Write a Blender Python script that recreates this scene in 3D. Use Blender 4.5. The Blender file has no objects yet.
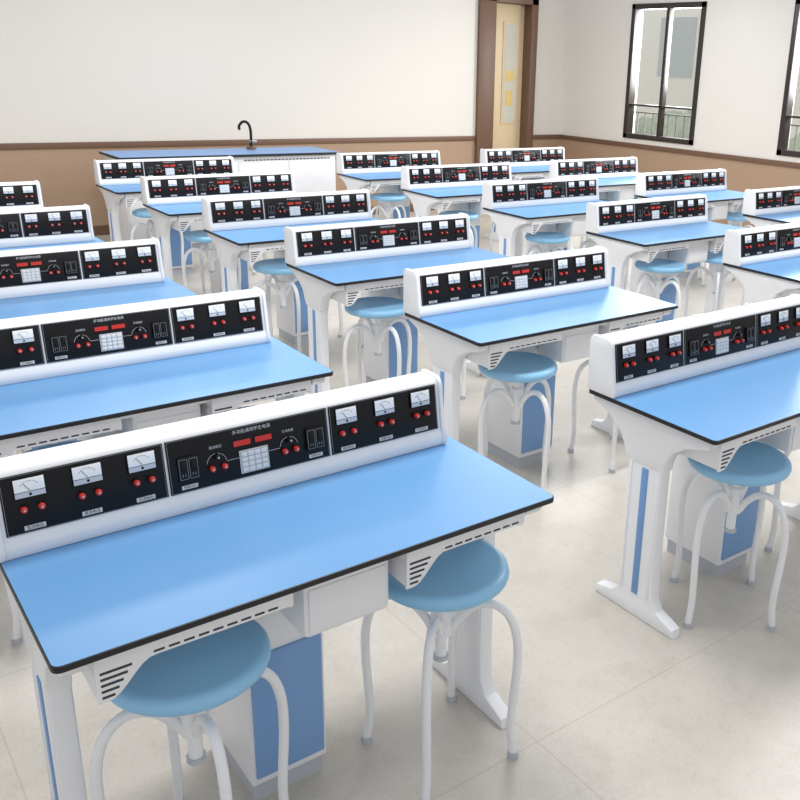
import bpy, bmesh, math, random
from mathutils import Matrix, Vector
S=bpy.context.scene; COL=S.collection
try:
    S.view_settings.view_transform='Standard'; S.view_settings.look='None'
except Exception: pass
random.seed(3)
def lin(c):
    c=c/255.0
    return c/12.92 if c<=.04045 else ((c+.055)/1.055)**2.4
def rgb(r,g,b): return (lin(r),lin(g),lin(b),1)
def mat(name,col,rough=.5,metal=0,coat=0,emit=0,noise=0,nscale=20,spec=.5):
    m=bpy.data.materials.new(name); m.use_nodes=True; nt=m.node_tree; b=nt.nodes['Principled BSDF']
    b.inputs['Roughness'].default_value=rough; b.inputs['Metallic'].default_value=metal
    b.inputs['Coat Weight'].default_value=coat; b.inputs['Specular IOR Level'].default_value=spec
    if noise:
        tc=nt.nodes.new('ShaderNodeTexCoord'); n=nt.nodes.new('ShaderNodeTexNoise'); n.inputs['Scale'].default_value=nscale; n.inputs['Detail'].default_value=4
        mx=nt.nodes.new('ShaderNodeMix'); mx.data_type='RGBA'
        mx.inputs[6].default_value=tuple(c*(1-noise) for c in col[:3])+(1,); mx.inputs[7].default_value=tuple(min(1,c*(1+noise)) for c in col[:3])+(1,)
        nt.links.new(tc.outputs['Object'],n.inputs['Vector']); nt.links.new(n.outputs['Fac'],mx.inputs[0]); nt.links.new(mx.outputs[2],b.inputs['Base Color'])
    else: b.inputs['Base Color'].default_value=col
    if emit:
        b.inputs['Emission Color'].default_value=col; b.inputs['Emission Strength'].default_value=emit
    return m
M=dict(
 blue=mat('blue_laminate',rgb(104,157,208),.36,noise=.03,nscale=6,spec=.45),
 edge=mat('black_edge',rgb(18,20,26),.4),
 white=mat('white_powder_coat',rgb(237,238,241),.38,noise=.012,nscale=5),
 wplast=mat('white_plastic',rgb(236,237,240),.28,noise=.012,nscale=8),
 grey=mat('grey_plastic',rgb(185,190,198),.5,noise=.03),
 dark=mat('painted_slot_shade',rgb(60,62,68),.7),  # dark colour stands in for the shade inside slots
 stripe=mat('blue_stripe',rgb(112,154,206),.4,noise=.02),
 door=mat('blue_door',rgb(124,164,212),.4,noise=.02),
 seat=mat('seat_blue_plastic',rgb(142,196,232),.34,noise=.03,nscale=4),
 panel=mat('black_panel',rgb(20,19,21),.4,noise=.03,nscale=9,spec=.25),
 black=mat('black_plastic',rgb(10,10,11),.4,spec=.3),
 pw=mat('print_white',rgb(210,210,212),.5),
 pg=mat('print_grey',rgb(150,150,154),.5),
 red=mat('red_plastic',rgb(210,40,30),.35),
 led=mat('led_red',rgb(190,40,32),.4,emit=.2),
 dial=mat('dial_white',rgb(244,246,248),.4,emit=.06),  # faint glow added to whiten the dial, which is not backlit
 dialb=mat('dial_lower_blue',rgb(196,206,218),.3),
 key=mat('key_white',rgb(225,226,228),.4),
 metal=mat('metal',rgb(190,192,196),.3,metal=1),
 brown=mat('wainscot_tan',rgb(172,144,120),.6,noise=.05,nscale=3),
 dbrown=mat('dark_brown_trim',rgb(112,84,66),.5,noise=.06,nscale=12),
 wall=mat('wall_cream',rgb(226,222,215),.8,noise=.01,nscale=2),
 frame=mat('window_frame_dark',rgb(48,40,38),.4,noise=.05),
 rail=mat('railing_grey',rgb(120,118,114),.5,noise=.05),
 doorc=mat('door_cream',rgb(230,208,170),.5,noise=.03),
 doorg=mat('door_pane_glass',rgb(206,204,190),.08,noise=.1,nscale=2),
 note=mat('paper_yellow',rgb(226,196,124),.7),
 ext=mat('facade_cream',rgb(226,224,214),.8,noise=.06,nscale=1,emit=.2),  # glow added in place of daylight on the facade
 extw=mat('facade_window',rgb(190,196,194),.3,emit=.15),  # panes share the added glow that stands in for daylight
 leaf=mat('foliage',rgb(176,186,168),.8,noise=.25,nscale=5,emit=.12),  # leaves carry a weak added glow instead of outdoor light
 ground=mat('outdoor_paving',rgb(200,200,192),.9,noise=.06),
)
def floor_mat():
    m=bpy.data.materials.new('terrazzo_floor'); m.use_nodes=True; nt=m.node_tree; b=nt.nodes['Principled BSDF']
    tc=nt.nodes.new('ShaderNodeTexCoord'); L=nt.links.new
    def noise(sc,det,ro=.5,dist=0):
        n=nt.nodes.new('ShaderNodeTexNoise'); n.inputs['Scale'].default_value=sc; n.inputs['Detail'].default_value=det; n.inputs['Roughness'].default_value=ro; n.inputs['Distortion'].default_value=dist
        L(tc.outputs['Object'],n.inputs['Vector']); return n
    def ramp(n,c0,c1,p0,p1):
        r=nt.nodes.new('ShaderNodeValToRGB'); r.color_ramp.elements[0].color=c0; r.color_ramp.elements[1].color=c1; r.color_ramp.elements[0].position=p0; r.color_ramp.elements[1].position=p1
        L(n.outputs['Fac'],r.inputs[0]); return r
    def mul(a,bb):
        mx=nt.nodes.new('ShaderNodeMix'); mx.data_type='RGBA'; mx.blend_type='MULTIPLY'; mx.inputs[0].default_value=1
        L(a,mx.inputs[6]); L(bb,mx.inputs[7]); return mx.outputs[2]
    base=ramp(noise(1.1,9,.62,.2),rgb(190,184,175),rgb(210,204,195),.3,.7).outputs[0]
    st=ramp(noise(6,6,.7,.3),(.93,.93,.925,1),(1,1,1,1),.36,.5).outputs[0]
    sp=ramp(noise(130,2),(.92,.92,.91,1),(1,1,1,1),.35,.5).outputs[0]
    sm=ramp(noise(26,3,.6),(.95,.95,.94,1),(1,1,1,1),.32,.46).outputs[0]
    br=nt.nodes.new('ShaderNodeTexBrick'); br.offset=0; br.inputs['Scale'].default_value=1; br.inputs['Brick Width'].default_value=1.2; br.inputs['Row Height'].default_value=1.2; br.inputs['Mortar Size'].default_value=.0025
    br.inputs['Color1'].default_value=(1,1,1,1); br.inputs['Color2'].default_value=(.985,.985,.985,1); br.inputs['Mortar'].default_value=(.85,.84,.82,1)
    L(tc.outputs['Object'],br.inputs['Vector'])
    L(mul(mul(mul(mul(base,st),sp),sm),br.outputs['Color']),b.inputs['Base Color'])
    b.inputs['Roughness'].default_value=.33
    return m
M['floor']=floor_mat()

class B:
    def __init__(s): s.v=[]; s.f=[]; s.m=[]; s.mats=[]
    def mi(s,n):
        if n not in s.mats: s.mats.append(n)
        return s.mats.index(n)
    def bm(s,bm,m,mx=None):
        if mx is not None: bm.transform(mx)
        o=len(s.v); bm.verts.index_update(); k=s.mi(m)
        s.v+=[tuple(v.co) for v in bm.verts]
        for f in bm.faces: s.f.append([o+v.index for v in f.verts]); s.m.append(k)
        bm.free()
    def box(s,x0,x1,y0,y1,z0,z1,m,bev=0,mx=None,seg=2):
        bm=bmesh.new(); bmesh.ops.create_cube(bm,size=1)
        for v in bm.verts: v.co=Vector(((x0+x1)/2+v.co.x*(x1-x0),(y0+y1)/2+v.co.y*(y1-y0),(z0+z1)/2+v.co.z*(z1-z0)))
        if bev: bmesh.ops.bevel(bm,geom=bm.edges[:],offset=bev,segments=seg,affect='EDGES',profile=.5)
        s.bm(bm,m,mx)
    def prism(s,pts,axis,a0,a1,m,bev=0,mx=None):
        bm=bmesh.new()
        def P(p,a):
            return {'x':(a,p[0],p[1]),'y':(p[0],a,p[1]),'z':(p[0],p[1],a)}[axis]
        A=[bm.verts.new(P(p,a0)) for p in pts]; C=[bm.verts.new(P(p,a1)) for p in pts]; n=len(pts)
        f1=bm.faces.new(A); f2=bm.faces.new(C[::-1])
        for i in range(n): bm.faces.new((A[i],C[i],C[(i+1)%n],A[(i+1)%n]))
        bmesh.ops.recalc_face_normals(bm,faces=bm.faces[:])
        if bev:
            es=list(set(f1.edges[:]+f2.edges[:])); bmesh.ops.bevel(bm,geom=es,offset=bev,segments=2,affect='EDGES',profile=.5)
        bmesh.ops.triangulate(bm,faces=[f for f in bm.faces if len(f.verts)>4])
        s.bm(bm,m,mx)
    def lathe(s,prof,c,m,seg=32,mx=None):
        bm=bmesh.new(); rings=[]
        for r,z in prof:
            if r<1e-6: rings.append([bm.verts.new((c[0],c[1],c[2]+z))])
            else: rings.append([bm.verts.new((c[0]+r*math.cos(2*math.pi*i/seg),c[1]+r*math.sin(2*math.pi*i/seg),c[2]+z)) for i in range(seg)])
        for a,b in zip(rings,rings[1:]):
            for i in range(seg):
                j=(i+1)%seg
                if len(a)==1 and len(b)==1: continue
                if len(a)==1: bm.faces.new((a[0],b[i],b[j]))
                elif len(b)==1: bm.faces.new((a[i],a[j],b[0]))
                else: bm.faces.new((a[i],a[j],b[j],b[i]))
        bmesh.ops.recalc_face_normals(bm,faces=bm.faces[:]); s.bm(bm,m,mx)
    def cyl(s,c,r,z0,z1,m,seg=20,mx=None,bev=0):
        if bev: pr=[(0,z0),(r,z0),(r,z1-bev),(r-bev,z1),(0,z1)]
        else: pr=[(0,z0),(r,z0),(r,z1),(0,z1)]
        s.lathe(pr,(c[0],c[1],0),m,seg,mx)
    def tube(s,path,r,m,seg=10,sub=6):
        P=[Vector(p) for p in path]; pts=[]
        Q=[P[0]*2-P[1]]+P+[P[-1]*2-P[-2]]
        for i in range(1,len(Q)-2):
            for k in range(sub):
                t=k/sub; a,b,c,d=Q[i-1:i+3]
                pts.append(.5*((2*b)+(c-a)*t+(2*a-5*b+4*c-d)*t*t+(3*b-3*c+d-a)*t**3))
        pts.append(P[-1]); bm=bmesh.new(); rings=[]; prev=None
        for i,p in enumerate(pts):
            t=(pts[min(i+1,len(pts)-1)]-pts[max(i-1,0)]).normalized()
            if prev is None: n=t.orthogonal().normalized()
            else: n=(prev-t*prev.dot(t)).normalized()
            prev=n; b=t.cross(n)
            rings.append([bm.verts.new(p+r*(n*math.cos(2*math.pi*k/seg)+b*math.sin(2*math.pi*k/seg))) for k in range(seg)])
        for a,b in zip(rings,rings[1:]):
            for i in range(seg): bm.faces.new((a[i],a[(i+1)%seg],b[(i+1)%seg],b[i]))
        bm.faces.new(rings[0][::-1]); bm.faces.new(rings[-1])
        bmesh.ops.recalc_face_normals(bm,faces=bm.faces[:]); s.bm(bm,m)
    def text(s,t,size,m,u,v,n=.0012,mx=None,ext=0):
        c=bpy.data.curves.new('t','FONT'); c.body=t; c.size=size; c.align_x='CENTER'; c.align_y='CENTER'; c.resolution_u=2; c.extrude=ext
        o=bpy.data.objects.new('t',c); COL.objects.link(o); bpy.context.view_layer.update()
        me=bpy.data.meshes.new_from_object(o.evaluated_get(bpy.context.evaluated_depsgraph_get()))
        bm=bmesh.new(); bm.from_mesh(me); bm.transform(Matrix.Translation((u,v,n))); s.bm(bm,m,mx)
        bpy.data.objects.remove(o); bpy.data.curves.remove(c); bpy.data.meshes.remove(me)
    def mesh(s,name,smooth=True):
        me=bpy.data.meshes.new(name); me.from_pydata(s.v,[],s.f)
        for k in s.mats: me.materials.append(M[k])
        me.polygons.foreach_set('material_index',s.m)
        if smooth:
            me.polygons.foreach_set('use_smooth',[True]*len(s.f))
            try: me.set_sharp_from_angle(angle=math.radians(38))
            except Exception: pass
        me.update(); return me
    def obj(s,name,parent=None,smooth=True,mx=None,**kw):
        return mk(name,s.mesh(name,smooth),parent,mx,**kw)
def mk(name,data,parent=None,mx=None,**kw):
    o=bpy.data.objects.new(name,data); COL.objects.link(o)
    if parent: o.parent=parent
    if mx is not None: o.matrix_local=mx
    for k,v in kw.items(): o[k]=v
    return o
# ---------------- desk prototype ----------------
L_=1.217; D_=.566; T_=.78
PM=Matrix(((1,0,0,0),(0,.149,-.989,.4537),(0,.989,.149,.831),(0,0,0,1)))
PH=.134
def mod_meter_static(b,u,txt):
    b.box(u-.022,u+.022,.006,.0165,.0008,.0018,'pw',.0006)
    b.text(txt,.0088,'black',u,.0112,.0022)
def g_meter(b,u,v,mx=None):
    b.box(u-.033,u+.033,v-.023,v+.023,0,.007,'black',.002)
    b.box(u-.031,u+.031,v-.008,v+.021,.006,.0078,'dial',.0003)
    b.box(u-.031,u+.031,v-.021,v-.0095,.006,.0076,'dialb')
    for i in range(9):
        a=math.radians(40+i*12.5); x=u+.022*math.cos(a); y=v-.007+.022*math.sin(a)
        b.box(x-.0005,x+.0005,y-.0016,y+.0016,.0078,.0082,'black')
    mxn=Matrix.Translation((u,v-.007,0))@Matrix.Rotation(math.radians(35),4,'Z')
    b.box(-.0006,.0006,0,.020,.0078,.0084,'black',mx=mxn)
    b.cyl((u,v-.015),.003,.007,.009,'black',10)
def g_term(b,u,v,m):
    b.cyl((u,v),.0088,0,.004,'black',14); b.cyl((u,v),.0070,.004,.017,m,12,bev=.0018); b.cyl((u,v),.003,.017,.0185,'metal',8)
def g_keypad(b,u,v):
    b.box(u-.039,u+.039,v-.030,v+.030,0,.003,'pw',.001); b.box(u-.037,u+.037,v-.028,v+.028,.002,.0034,'grey')
    for i in range(4):
        for j in range(4): b.box(u-.0345+i*.0177,u-.0345+i*.0177+.0155,v-.0255+j*.0131,v-.0255+j*.0131+.0112,.003,.0062,'key',.001)
def g_disp(b,u,v):
    b.box(u-.025,u+.025,v-.0095,v+.0095,0,.003,'black',.001); b.box(u-.0225,u+.0225,v-.007,v+.007,.002,.0036,'led')
def g_socket(b,u,v):
    b.box(u-.026,u+.026,v-.030,v+.030,0,.009,'black',.002)
    for q in (-1,1):
        uu=u+q*.0125
        for a,c,d,e in [(uu-.0105,uu-.0097,v-.025,v+.025),(uu+.0097,uu+.0105,v-.025,v+.025),(uu-.0105,uu+.0105,v-.025,v-.0242),(uu-.0105,uu+.0105,v+.0242,v+.025)]: b.box(a,c,d,e,.0088,.0096,'pg')
        b.box(uu-.0055,uu+.0055,v-.004,v+.019,.0088,.0125,'panel',.0015)
        b.box(uu-.004,uu-.0028,v-.018,v-.011,.0088,.0097,'pg'); b.box(uu+.0028,uu+.004,v-.018,v-.011,.0088,.0097,'pg')
def bracket(b,u,v):
    for k in range(-5,6):
        mx=Matrix.Translation((u,v,0))@Matrix.Rotation(math.radians(90+k*15),4,'Z')
        b.box(.0245,.0254,-.0036,.0036,.0007,.0014,'pw',mx=mx)
STU=[.082,.203,.325,.875,.997,1.118]
LBL=['直流输出','直流电流','交流输出','直流电压','灵敏电流','交流电压']
def border(b,x0,x1):
    for a,c,d,e in ((x0,x1,.0015,.0023),(x0,x1,PH-.0023,PH-.0015),(x0,x0+.0008,.0015,PH-.0015),(x1-.0008,x1,.0015,PH-.0015)): b.box(a,c,d,e,.0007,.0012,'pg')
def panel_side(b,x0,x1,idx):
    b.box(x0+.003,x1-.003,0,PH,-.004,.0008,'panel',.0012); border(b,x0+.006,x1-.006)
    for i in idx: mod_meter_static(b,STU[i],LBL[i])
def panel_mid(b):
    b.box(.385,.819,0,PH,-.004,.0008,'panel',.0012); border(b,.388,.816)
    b.text('多功能通用学生电源',.0115,'pw',.604,.121)
    for u in (.506,.702): bracket(b,u,.055)
    b.box(.532,.563,.0545,.0554,.0007,.0014,'pw'); b.box(.645,.676,.0545,.0554,.0007,.0014,'pw')
    b.text('直流稳压',.0082,'pw',.506,.096); b.text('交流电源',.0082,'pw',.702,.096)
    for u in (.432,.776):
        b.box(u-.020,u+.020,.008,.018,.0008,.0018,'pw',.0006); b.text('电源220V',.0076,'black',u,.013,.0022)
MIDT=[(.490,.045,'red'),(.522,.045,'red'),(.506,.072,'black'),(.686,.045,'red'),(.718,.045,'red'),(.702,.072,'black')]
MV,TV,KV,DV,SV=.103,.056,.042,.0925,.060
def console_body():
    b=B()
    prof=[(.447,.781),(.443,.79),(.4445,.812),(.4555,.829),(.457,.833),(.476,.963),(.482,.972),(.492,.976),(.545,.978),(.560,.975),(.5675,.966),(.569,.95),(.569,.781)]
    b.prism(prof,'x',.012,1.188,'wplast')
    cap=[(.445,.7805),(.438,.79),(.438,.808),(.449,.836),(.466,.953),(.470,.967),(.479,.978),(.492,.982),(.547,.984),(.563,.981),(.573,.969),(.575,.951),(.575,.7805)]
    b.prism(cap,'x',0,.014,'wplast',.003); b.prism(cap,'x',1.186,1.2,'wplast',.003)
    return b
def worktop_b():
    b=B(); 
    def rr(x0,x1,y0,y1,r,rb):
        pts=[]
        for cx,cy,a0,rad in ((x0+r,y0+r,180,r),(x1-r,y0+r,270,r),(x1-rb,y1-rb,0,rb),(x0+rb,y1-rb,90,rb)):
            for k in range(7):
                a=math.radians(a0+k*15); pts.append((cx+rad*math.cos(a),cy+rad*math.sin(a)))
        return pts
    b.prism(rr(0,L_,-.003,D_,.018,.008),'z',T_-.015,T_-.0006,'edge',.002)
    b.prism(rr(.003,L_-.003,0,D_-.003,.016,.006),'z',T_-.003,T_,'blue')
    return b
def leg_b(x0,x1):
    b=B()
    P=[(.215,.72),(.366,.72),(.362,.12),(.372,.075),(.40,.05),(.475,.035),(.48,0),(.10,0),(.105,.03),(.14,.045),(.185,.06),(.208,.10),(.214,.2)]
    b.prism(P,'x',x0,x1,'white',.006)
    xs=(x0-.0025,x1+.0025)
    for y0,y1 in ((.221,.232),(.345,.356)): b.box(xs[0],xs[1],y0,y1,.09,.66,'white',.002)
    return b
def bracket_b(x0,x1):
    b=B()
    P=[(.03,.7625),(.555,.7625),(.555,.742),(.51,.728),(.455,.703),(.41,.662),(.386,.61),(.370,.585),(.209,.585),(.202,.625),(.176,.668),(.12,.704),(.035,.730),(.026,.742)]
    b.prism(P,'x',x0-.003,x1+.003,'wplast',.006)
    return b
def under_frame():
    b=B(); b.box(.074,1.138,.05,.07,.735,.7638,'white',.003); b.box(.074,1.138,.50,.53,.70,.7638,'white',.003)
    b.box(.074,1.138,.345,.36,.66,.72,'white',.003)
    return b
def tray(x0,x1):
    b=B(); yf=.030; top=.7645
    n=28
    def zb(x):
        s=max(0,min(1,(x-x0-.02)/.09)); s=s*s*(3-2*s)
        return .644+(.712-.644)*s
    low=[(x0+(x1-x0)*i/n,zb(x0+(x1-x0)*i/n)) for i in range(n+1)]
    b.prism([(x0,top)]+low+[(x1,top)],'y',yf,yf+.009,'wplast',.002)
    for k in range(5):  # raised dark bars, slot shade painted in rather than cut openings
        z=.654+k*.0135
        xb=x0+.032+k*.009; b.box(x0+.008,xb,yf-.0012,yf+.002,z,z+.0058,'dark',.001)
    k=0; x=x0+.11
    while x<x1-.03:
        b.box(x,x+.022,yf-.0012,yf+.002,.7185,.7235,'dark',.001); x+=.030
    b.box(x0,x1,yf+.006,.335,.709,.715,'wplast')
    b.box(x0,x0+.008,yf+.006,.335,.650,top-.01,'wplast'); b.box(x1-.008,x1,yf+.006,.335,.706,top-.01,'wplast')
    b.box(x0,x1,.327,.335,.66,top-.01,'wplast')
    return b
CX0,CX1=.455,.665
def cabinet_body():
    b=B(); b.box(CX0,CX1,.255,.53,.06,.70,'white',.006); b.box(CX0+.01,CX1-.01,.27,.52,.0,.06,'grey')
    return b
def build_desk(full):
    root=mk('lab_desk',None)
    worktop_b().obj('worktop',root,label='blue laminate slab with black edge')
    under_frame().obj('frame',root)
    for x0,x1,xs in ((.020,.066,(.0168,.0205)),(1.147,1.193,(1.1925,1.1962))):
        lg=leg_b(x0,x1).obj('leg',root)
        bracket_b(x0,x1).obj('bracket',lg,label='curved moulded bracket under the top')
        s=B(); s.box(xs[0],xs[1],.272,.300,.09,.575,'stripe',.001); s.obj('stripe',lg,label='blue inlay strip')
    tray(.076,.485).obj('book_tray',root,label='moulded tray with slotted corner'); tray(.775,1.138).obj('book_tray',root,label='moulded tray with slotted corner')
    cb=cabinet_body().obj('cabinet',root)
    d=B(); d.box(CX0+.01,CX1-.01,.247,.257,.085,.45,'door',.003); d.obj('door',cb,label='blue cabinet door')
    d=B(); d.box(.525,.755,.070,.246,.578,.734,'wplast',.016); d.box(.538,.742,.066,.074,.592,.708,'wplast',.004); d.obj('drawer',cb)
    cs=console_body().obj('console',root,mx=Matrix.Diagonal((.979,1,1,1)))
    if full:
        for x0,x1,idx in ((.02,.382,(0,1,2)),(.822,1.18,(3,4,5))):
            b=B(); panel_side(b,x0,x1,idx); b.obj('instrument_panel',cs,mx=PM)
        b=B(); panel_mid(b); b.obj('instrument_panel',cs,mx=PM)
        bm_=B(); g_meter(bm_,0,0); mm=bm_.mesh('meter')
        TM={}
        for c in ('red','black'):
            t1=B(); g_term(t1,0,0,c); TM[c]=t1.mesh('terminal')
        for i,u in enumerate(STU):
            mk('meter',mm,cs,PM@Matrix.Translation((u,MV,0)))
            mk('terminal_knob',TM['red'],cs,PM@Matrix.Translation((u-.018,TV,0)))
            mk('terminal_knob',TM['red'],cs,PM@Matrix.Translation((u+.018,TV,0)))
        for u,v,c in MIDT: mk('terminal_knob',TM[c],cs,PM@Matrix.Translation((u,v-.0,0)))
        b=B(); g_keypad(b,0,0); b.obj('keypad',cs,mx=PM@Matrix.Translation((.604,KV,0)))
        b=B(); g_disp(b,0,0); me=b.mesh('display')
        for u in (.575,.633): mk('display',me,cs,PM@Matrix.Translation((u,DV,0)))
        b=B(); g_socket(b,0,0); me=b.mesh('power_socket')
        for u in (.432,.776): mk('power_socket',me,cs,PM@Matrix.Translation((u,SV,0)))
    else:
        b=B(); panel_side(b,.02,.382,(0,1,2)); panel_side(b,.822,1.18,(3,4,5)); panel_mid(b)
        for u in STU: g_meter(b,u,MV); g_term(b,u-.018,TV,'red'); g_term(b,u+.018,TV,'red')
        for u,v,c in MIDT: g_term(b,u,v,c)
        g_keypad(b,.604,KV); g_disp(b,.575,DV); g_disp(b,.633,DV); g_socket(b,.432,SV); g_socket(b,.776,SV)
        b.obj('instrument_panel',cs,mx=PM)
    return root
def copy_tree(o,parent=None):
    c=o.copy(); COL.objects.link(c)
    if parent: c.parent=parent
    for ch in list(o.children): copy_tree(ch,c)
    return c
fullp=build_desk(True); farp=build_desk(False)
# ---------------- stool prototype ----------------
def build_stool():
    r=mk('lab_stool',None)
    b=B(); b.lathe([(0,.556),(.150,.556),(.166,.559),(.175,.567),(.178,.577),(.176,.588),(.169,.596),(.158,.5985),(.148,.597),(.14,.595),(.07,.594),(0,.5935)],(0,0,0),'seat',48); b.obj('seat',r,label='round blue moulded plastic seat')
    b=B(); b.cyl((0,0),.10,.546,.557,'white',32); b.cyl((0,0),.0165,.315,.548,'white',16); b.cyl((0,0),.030,.385,.480,'white',20,bev=.004); b.cyl((0,0),.022,.305,.318,'grey',16)
    b.obj('spindle',r)
    b=B(); b.tube([(.026,0,.400),(.050,0,.440),(.090,0,.478),(.140,0,.488),(.184,0,.455),(.207,0,.385),(.210,0,.29),(.203,0,.18),(.200,0,.09),(.210,0,.012)],.0122,'white',12,5); b.cyl((.210,0),.016,0,.02,'grey',12)
    me=b.mesh('leg')
    for i in range(4): mk('leg',me,r,Matrix.Rotation(math.radians(90*i),4,'Z'))
    return r
stp=build_stool()
DESKS=[
 (0,0,0,1,'A'),(0,1.208,0,1,'B'),(0,2.416,0,1,'C'),(0,3.62,0,0,'D'),(0,4.83,0,0,'E'),
 (1.87,0,0,1,'K'),(1.87,1.208,0,1,'F'),(1.87,2.416,0,1,'G'),(1.87,3.62,0,0,'H'),(1.87,4.83,0,0,'I'),(1.87,6.04,0,0,'J'),
 (4.13,1.208,0,1,'L'),(4.13,2.416,0,1,'M'),(4.13,3.62,0,0,'N'),(4.13,4.83,0,0,'O'),(4.16,6.08,0,0,'P'),
 (5.93,2.44,0,0,'Q'),(5.93,3.66,0,0,'R'),(5.93,4.87,0,0,'S'),(5.95,6.08,0,0,'T')]
STOOLS={'A':[(.292,.165),(.958,.145)],'K':[(.335,.14),(.965,.13)],'F':[(.338,.155),(.965,.13)],'G':[(.335,.155),(.965,.13)]}
used=set(); sused=False
for x,y,rz,fu,k in DESKS:
    src=fullp if fu else farp
    if src.name in used: d=copy_tree(src)
    else: d=src; used.add(src.name)
    d.location=(x,y,0); d.rotation_euler=(0,0,math.radians(rz))
    d['label']='white lab desk with blue black-edged top and instrument console'; d['category']='desk'; d['group']='lab desks with power consoles'
    for sx,sy in STOOLS.get(k,[(.335,.145),(.965,.13)]):
        if not sused: s=stp; sused=True
        else: s=copy_tree(stp)
        s.location=(x+sx,y+sy,0); s.rotation_euler=(0,0,math.radians(45)+random.uniform(-.1,.1) if sx>.6 else random.uniform(-.1,.1))
        s['label']='round blue seat stool with white bent tube legs at lab desk'; s['category']='stool'; s['group']='lab stools tucked at the desks'
# ---------------- teacher desk ----------------
t=mk('demonstration_desk',None,label='white demonstration counter with blue top beside the rear wall',category='desk'); t.location=(2.25,7.2,0)
b=B(); b.box(0,2.25,0,.65,.905,.928,'edge',.003); b.box(.004,2.246,.004,.646,.924,.93,'stripe'); b.obj('countertop',t)
b=B(); b.box(.04,2.21,.04,.61,.08,.905,'wplast',.004); b.box(.06,2.19,.07,.6,0,.08,'grey')
for i in range(24): b.box(1.2+i*.04,1.226+i*.04,.034,.042,.862,.872,'dark')
b.obj('cabinet',t)
for i in range(4):
    b=B(); x=.05+i*.54; b.box(x+.005,x+.535,.026,.042,.09,.845,'wplast',.003); b.obj('door',t)
fz=.93
fa=mk('lab_faucet',None,label='small dark gooseneck tap standing on demonstration counter',category='tap'); fa.location=(3.72,7.68,fz)
b=B(); b.cyl((0,0),.05,0,.03,'dbrown',16); b.tube([(0,0,.02),(0,0,.20),(-.03,0,.27),(-.08,0,.28),(-.12,0,.24),(-.12,0,.20)],.014,'black'); b.obj('spout',fa)
b=B(); b.box(-.012,.06,-.012,.012,.07,.095,'metal',.004); b.obj('handle',fa)
# ---------------- room ----------------
XW=8.8; YB=8.5; H=3.3; XL=-3; YF=-4
def st(b,name): return b.obj(name,kind='structure')
b=B(); b.box(XL,XW,YF,YB,-.1,0,'floor'); st(b,'floor')
CAP=.95
dx0,dx1,dh=7.27,8.22,2.75
b=B()
b.box(XL,dx0,YB,YB+.2,CAP,H,'wall'); b.box(dx1,XW+.2,YB,YB+.2,CAP,H,'wall'); b.box(dx0,dx1,YB,YB+.2,dh,H,'wall')
b.box(XL,dx0,YB,YB+.2,0,CAP,'brown'); b.box(dx1,XW+.2,YB,YB+.2,0,CAP,'brown'); st(b,'wall_back')
b=B()
b.box(XL,dx0,YB-.02,YB,CAP-.05,CAP+.01,'dbrown',.004); b.box(dx1,XW,YB-.02,YB,CAP-.05,CAP+.01,'dbrown',.004); st(b,'trim_1')
b=B(); b.box(XL,dx0,YB-.015,YB,0,.1,'dbrown'); b.box(dx1,XW,YB-.015,YB,0,.1,'dbrown'); st(b,'baseboard_back')
b=B(); b.box(dx0-.02,dx0+.25,YB-.05,YB+.2,0,dh,'dbrown',.005); b.box(dx1-.09,dx1+.02,YB-.05,YB+.2,0,dh,'dbrown',.005); b.box(dx0-.02,dx1+.02,YB-.05,YB+.2,dh-.08,dh+.05,'dbrown',.005)
b.box(dx0+.25,dx1-.07,YB+.12,YB+.16,0,dh-.08,'doorc',.004)
b.box(dx0+.50,dx0+.76,YB+.105,YB+.12,1.1,2.45,'doorc',.003); b.box(dx0+.525,dx0+.735,YB+.10,YB+.11,1.13,2.42,'doorg'); b.box(dx0+.26,dx0+.28,YB+.08,YB+.13,1.0,1.15,'metal')
b.box(dx0+.56,dx0+.68,YB+.095,YB+.101,1.35,1.55,'note'); b.box(dx0+.56,dx0+.70,YB+.095,YB+.101,1.68,1.82,'note'); st(b,'door_1')
wins=[(6.0,7.22),(3.4,4.75)]; z0,z1=1.02,2.7
b=B()
for a,c in ((YF,3.4),(4.75,6.0),(7.22,YB)): b.box(XW,XW+.2,a,c,CAP,H,'wall')
for a,c in wins: b.box(XW,XW+.2,a,c,CAP,z0,'wall'); b.box(XW,XW+.2,a,c,z1,H,'wall')
b.box(XW,XW+.2,YF,YB,0,CAP,'brown'); st(b,'wall_right')
b=B(); b.box(XW-.02,XW,YF,YB-.02,CAP-.05,CAP+.01,'dbrown',.004); st(b,'trim_2')
b=B(); b.box(XW-.015,XW,YF,YB-.015,0,.1,'dbrown'); st(b,'baseboard_right')
for i,(a,c) in enumerate(wins):
    b=B(); w=.065
    b.box(XW-.02,XW+.1,a,a+w,z0,z1,'frame',.004); b.box(XW-.02,XW+.1,c-w,c,z0,z1,'frame',.004)
    b.box(XW-.02,XW+.1,a,c,z0,z0+w,'frame',.004); b.box(XW-.02,XW+.1,a,c,z1-w,z1,'frame',.004)
    mid=(a+c)/2; b.box(XW,XW+.08,mid-.025,mid+.025,z0,z1,'frame',.004); b.box(XW,XW+.08,a,c,z0+.42,z0+.445,'frame',.004)
    b.box(XW+.1,XW+.12,a,c,z0+.33,z0+.345,'rail')
    for k in range(1,9): 
        y=a+(c-a)*k/9; b.box(XW+.1,XW+.112,y-.005,y+.005,z0,z0+.34,'rail')
    st(b,'window_%d'%(i+1))
b=B(); b.box(9.0,30,-6,20,-.2,-.1,'ground'); g=b.obj('ground',kind='structure')
bl=mk('neighbouring_building',None,label='pale cream facade seen outside the windows',category='building'); bl.location=(19,0,-.1)
b=B(); b.box(0,4,-4,26,0,9,'ext'); b.obj('facade',bl)
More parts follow.
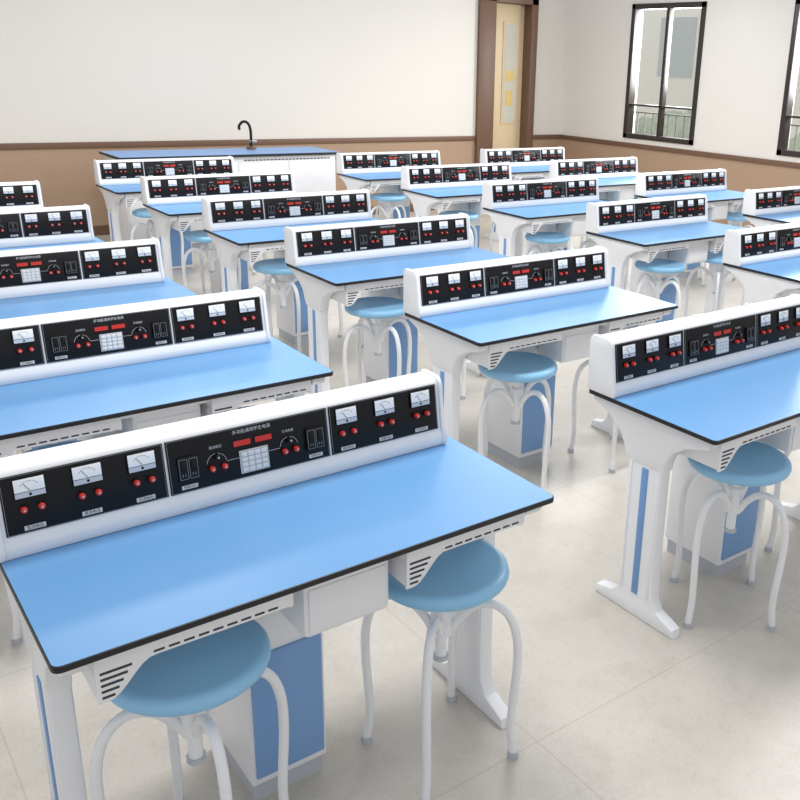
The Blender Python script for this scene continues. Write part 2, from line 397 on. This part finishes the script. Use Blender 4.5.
for i in range(10):
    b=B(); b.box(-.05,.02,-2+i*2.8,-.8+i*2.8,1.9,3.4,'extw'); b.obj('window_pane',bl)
b=B(); rn=random.Random(5)
for i in range(110):
    bm=bmesh.new(); bmesh.ops.create_icosphere(bm,subdivisions=2,radius=rn.uniform(.3,.5))
    for v in bm.verts: v.co*=rn.uniform(.85,1.15)
    bm.transform(Matrix.Translation((14+rn.uniform(-.4,.4),1+i*.15,rn.uniform(.15,.75)))); b.bm(bm,'leaf')
b.obj('hedge',None,label='pale green clipped hedge outside the windows',category='hedge',kind='stuff')
# ---------------- light ----------------
w=bpy.data.worlds.new('World'); S.world=w; w.use_nodes=True; bg=w.node_tree.nodes['Background']; bg.inputs[0].default_value=(.96,.975,1,1); bg.inputs[1].default_value=.74
for i,(x,y,e) in enumerate([(1.5,1,56),(5,1,56),(1.5,4.5,52),(5,4.5,52),(3,6.4,20),(7,5.5,28)]):
    l=bpy.data.lights.new('ceiling_lamp','AREA'); l.shape='RECTANGLE'; l.size=1.6; l.size_y=.6; l.energy=e; l.color=(1,.995,.985)
    o=bpy.data.objects.new('ceiling_lamp',l); COL.objects.link(o); o.location=(x,y,3.1)
for a,c in wins:
    l=bpy.data.lights.new('window_daylight','AREA'); l.shape='RECTANGLE'; l.size=1.1; l.size_y=1.6; l.energy=160; l.color=(.97,.985,1)
    o=bpy.data.objects.new('window_daylight',l); COL.objects.link(o); o.location=(9.3,(a+c)/2,2.2); o.rotation_euler=(0,math.radians(80),0)
# ---------------- camera ----------------
f,cx,cy,X,Y,Z,yaw,pt,ro=898.9,516.54,364.0,-.2435,-1.567,1.8423,.695,.3169,.0418
wv=Vector((math.sin(yaw)*math.cos(pt),math.cos(yaw)*math.cos(pt),-math.sin(pt))); r=Vector((math.cos(yaw),-math.sin(yaw),0)); u=r.cross(wv)
r2=r*math.cos(ro)+u*math.sin(ro); u2=-r*math.sin(ro)+u*math.cos(ro)
c=bpy.data.cameras.new('Camera'); c.sensor_width=36; c.lens=f/800*36; c.shift_x=(400-cx)/800; c.shift_y=(cy-400)/800; c.clip_start=.05
co=bpy.data.objects.new('Camera',c); COL.objects.link(co)
mw=Matrix.Identity(4)
for i in range(3): mw[i][0]=r2[i]; mw[i][1]=u2[i]; mw[i][2]=-wv[i]; mw[i][3]=(X,Y,Z)[i]
co.matrix_world=mw; S.camera=co
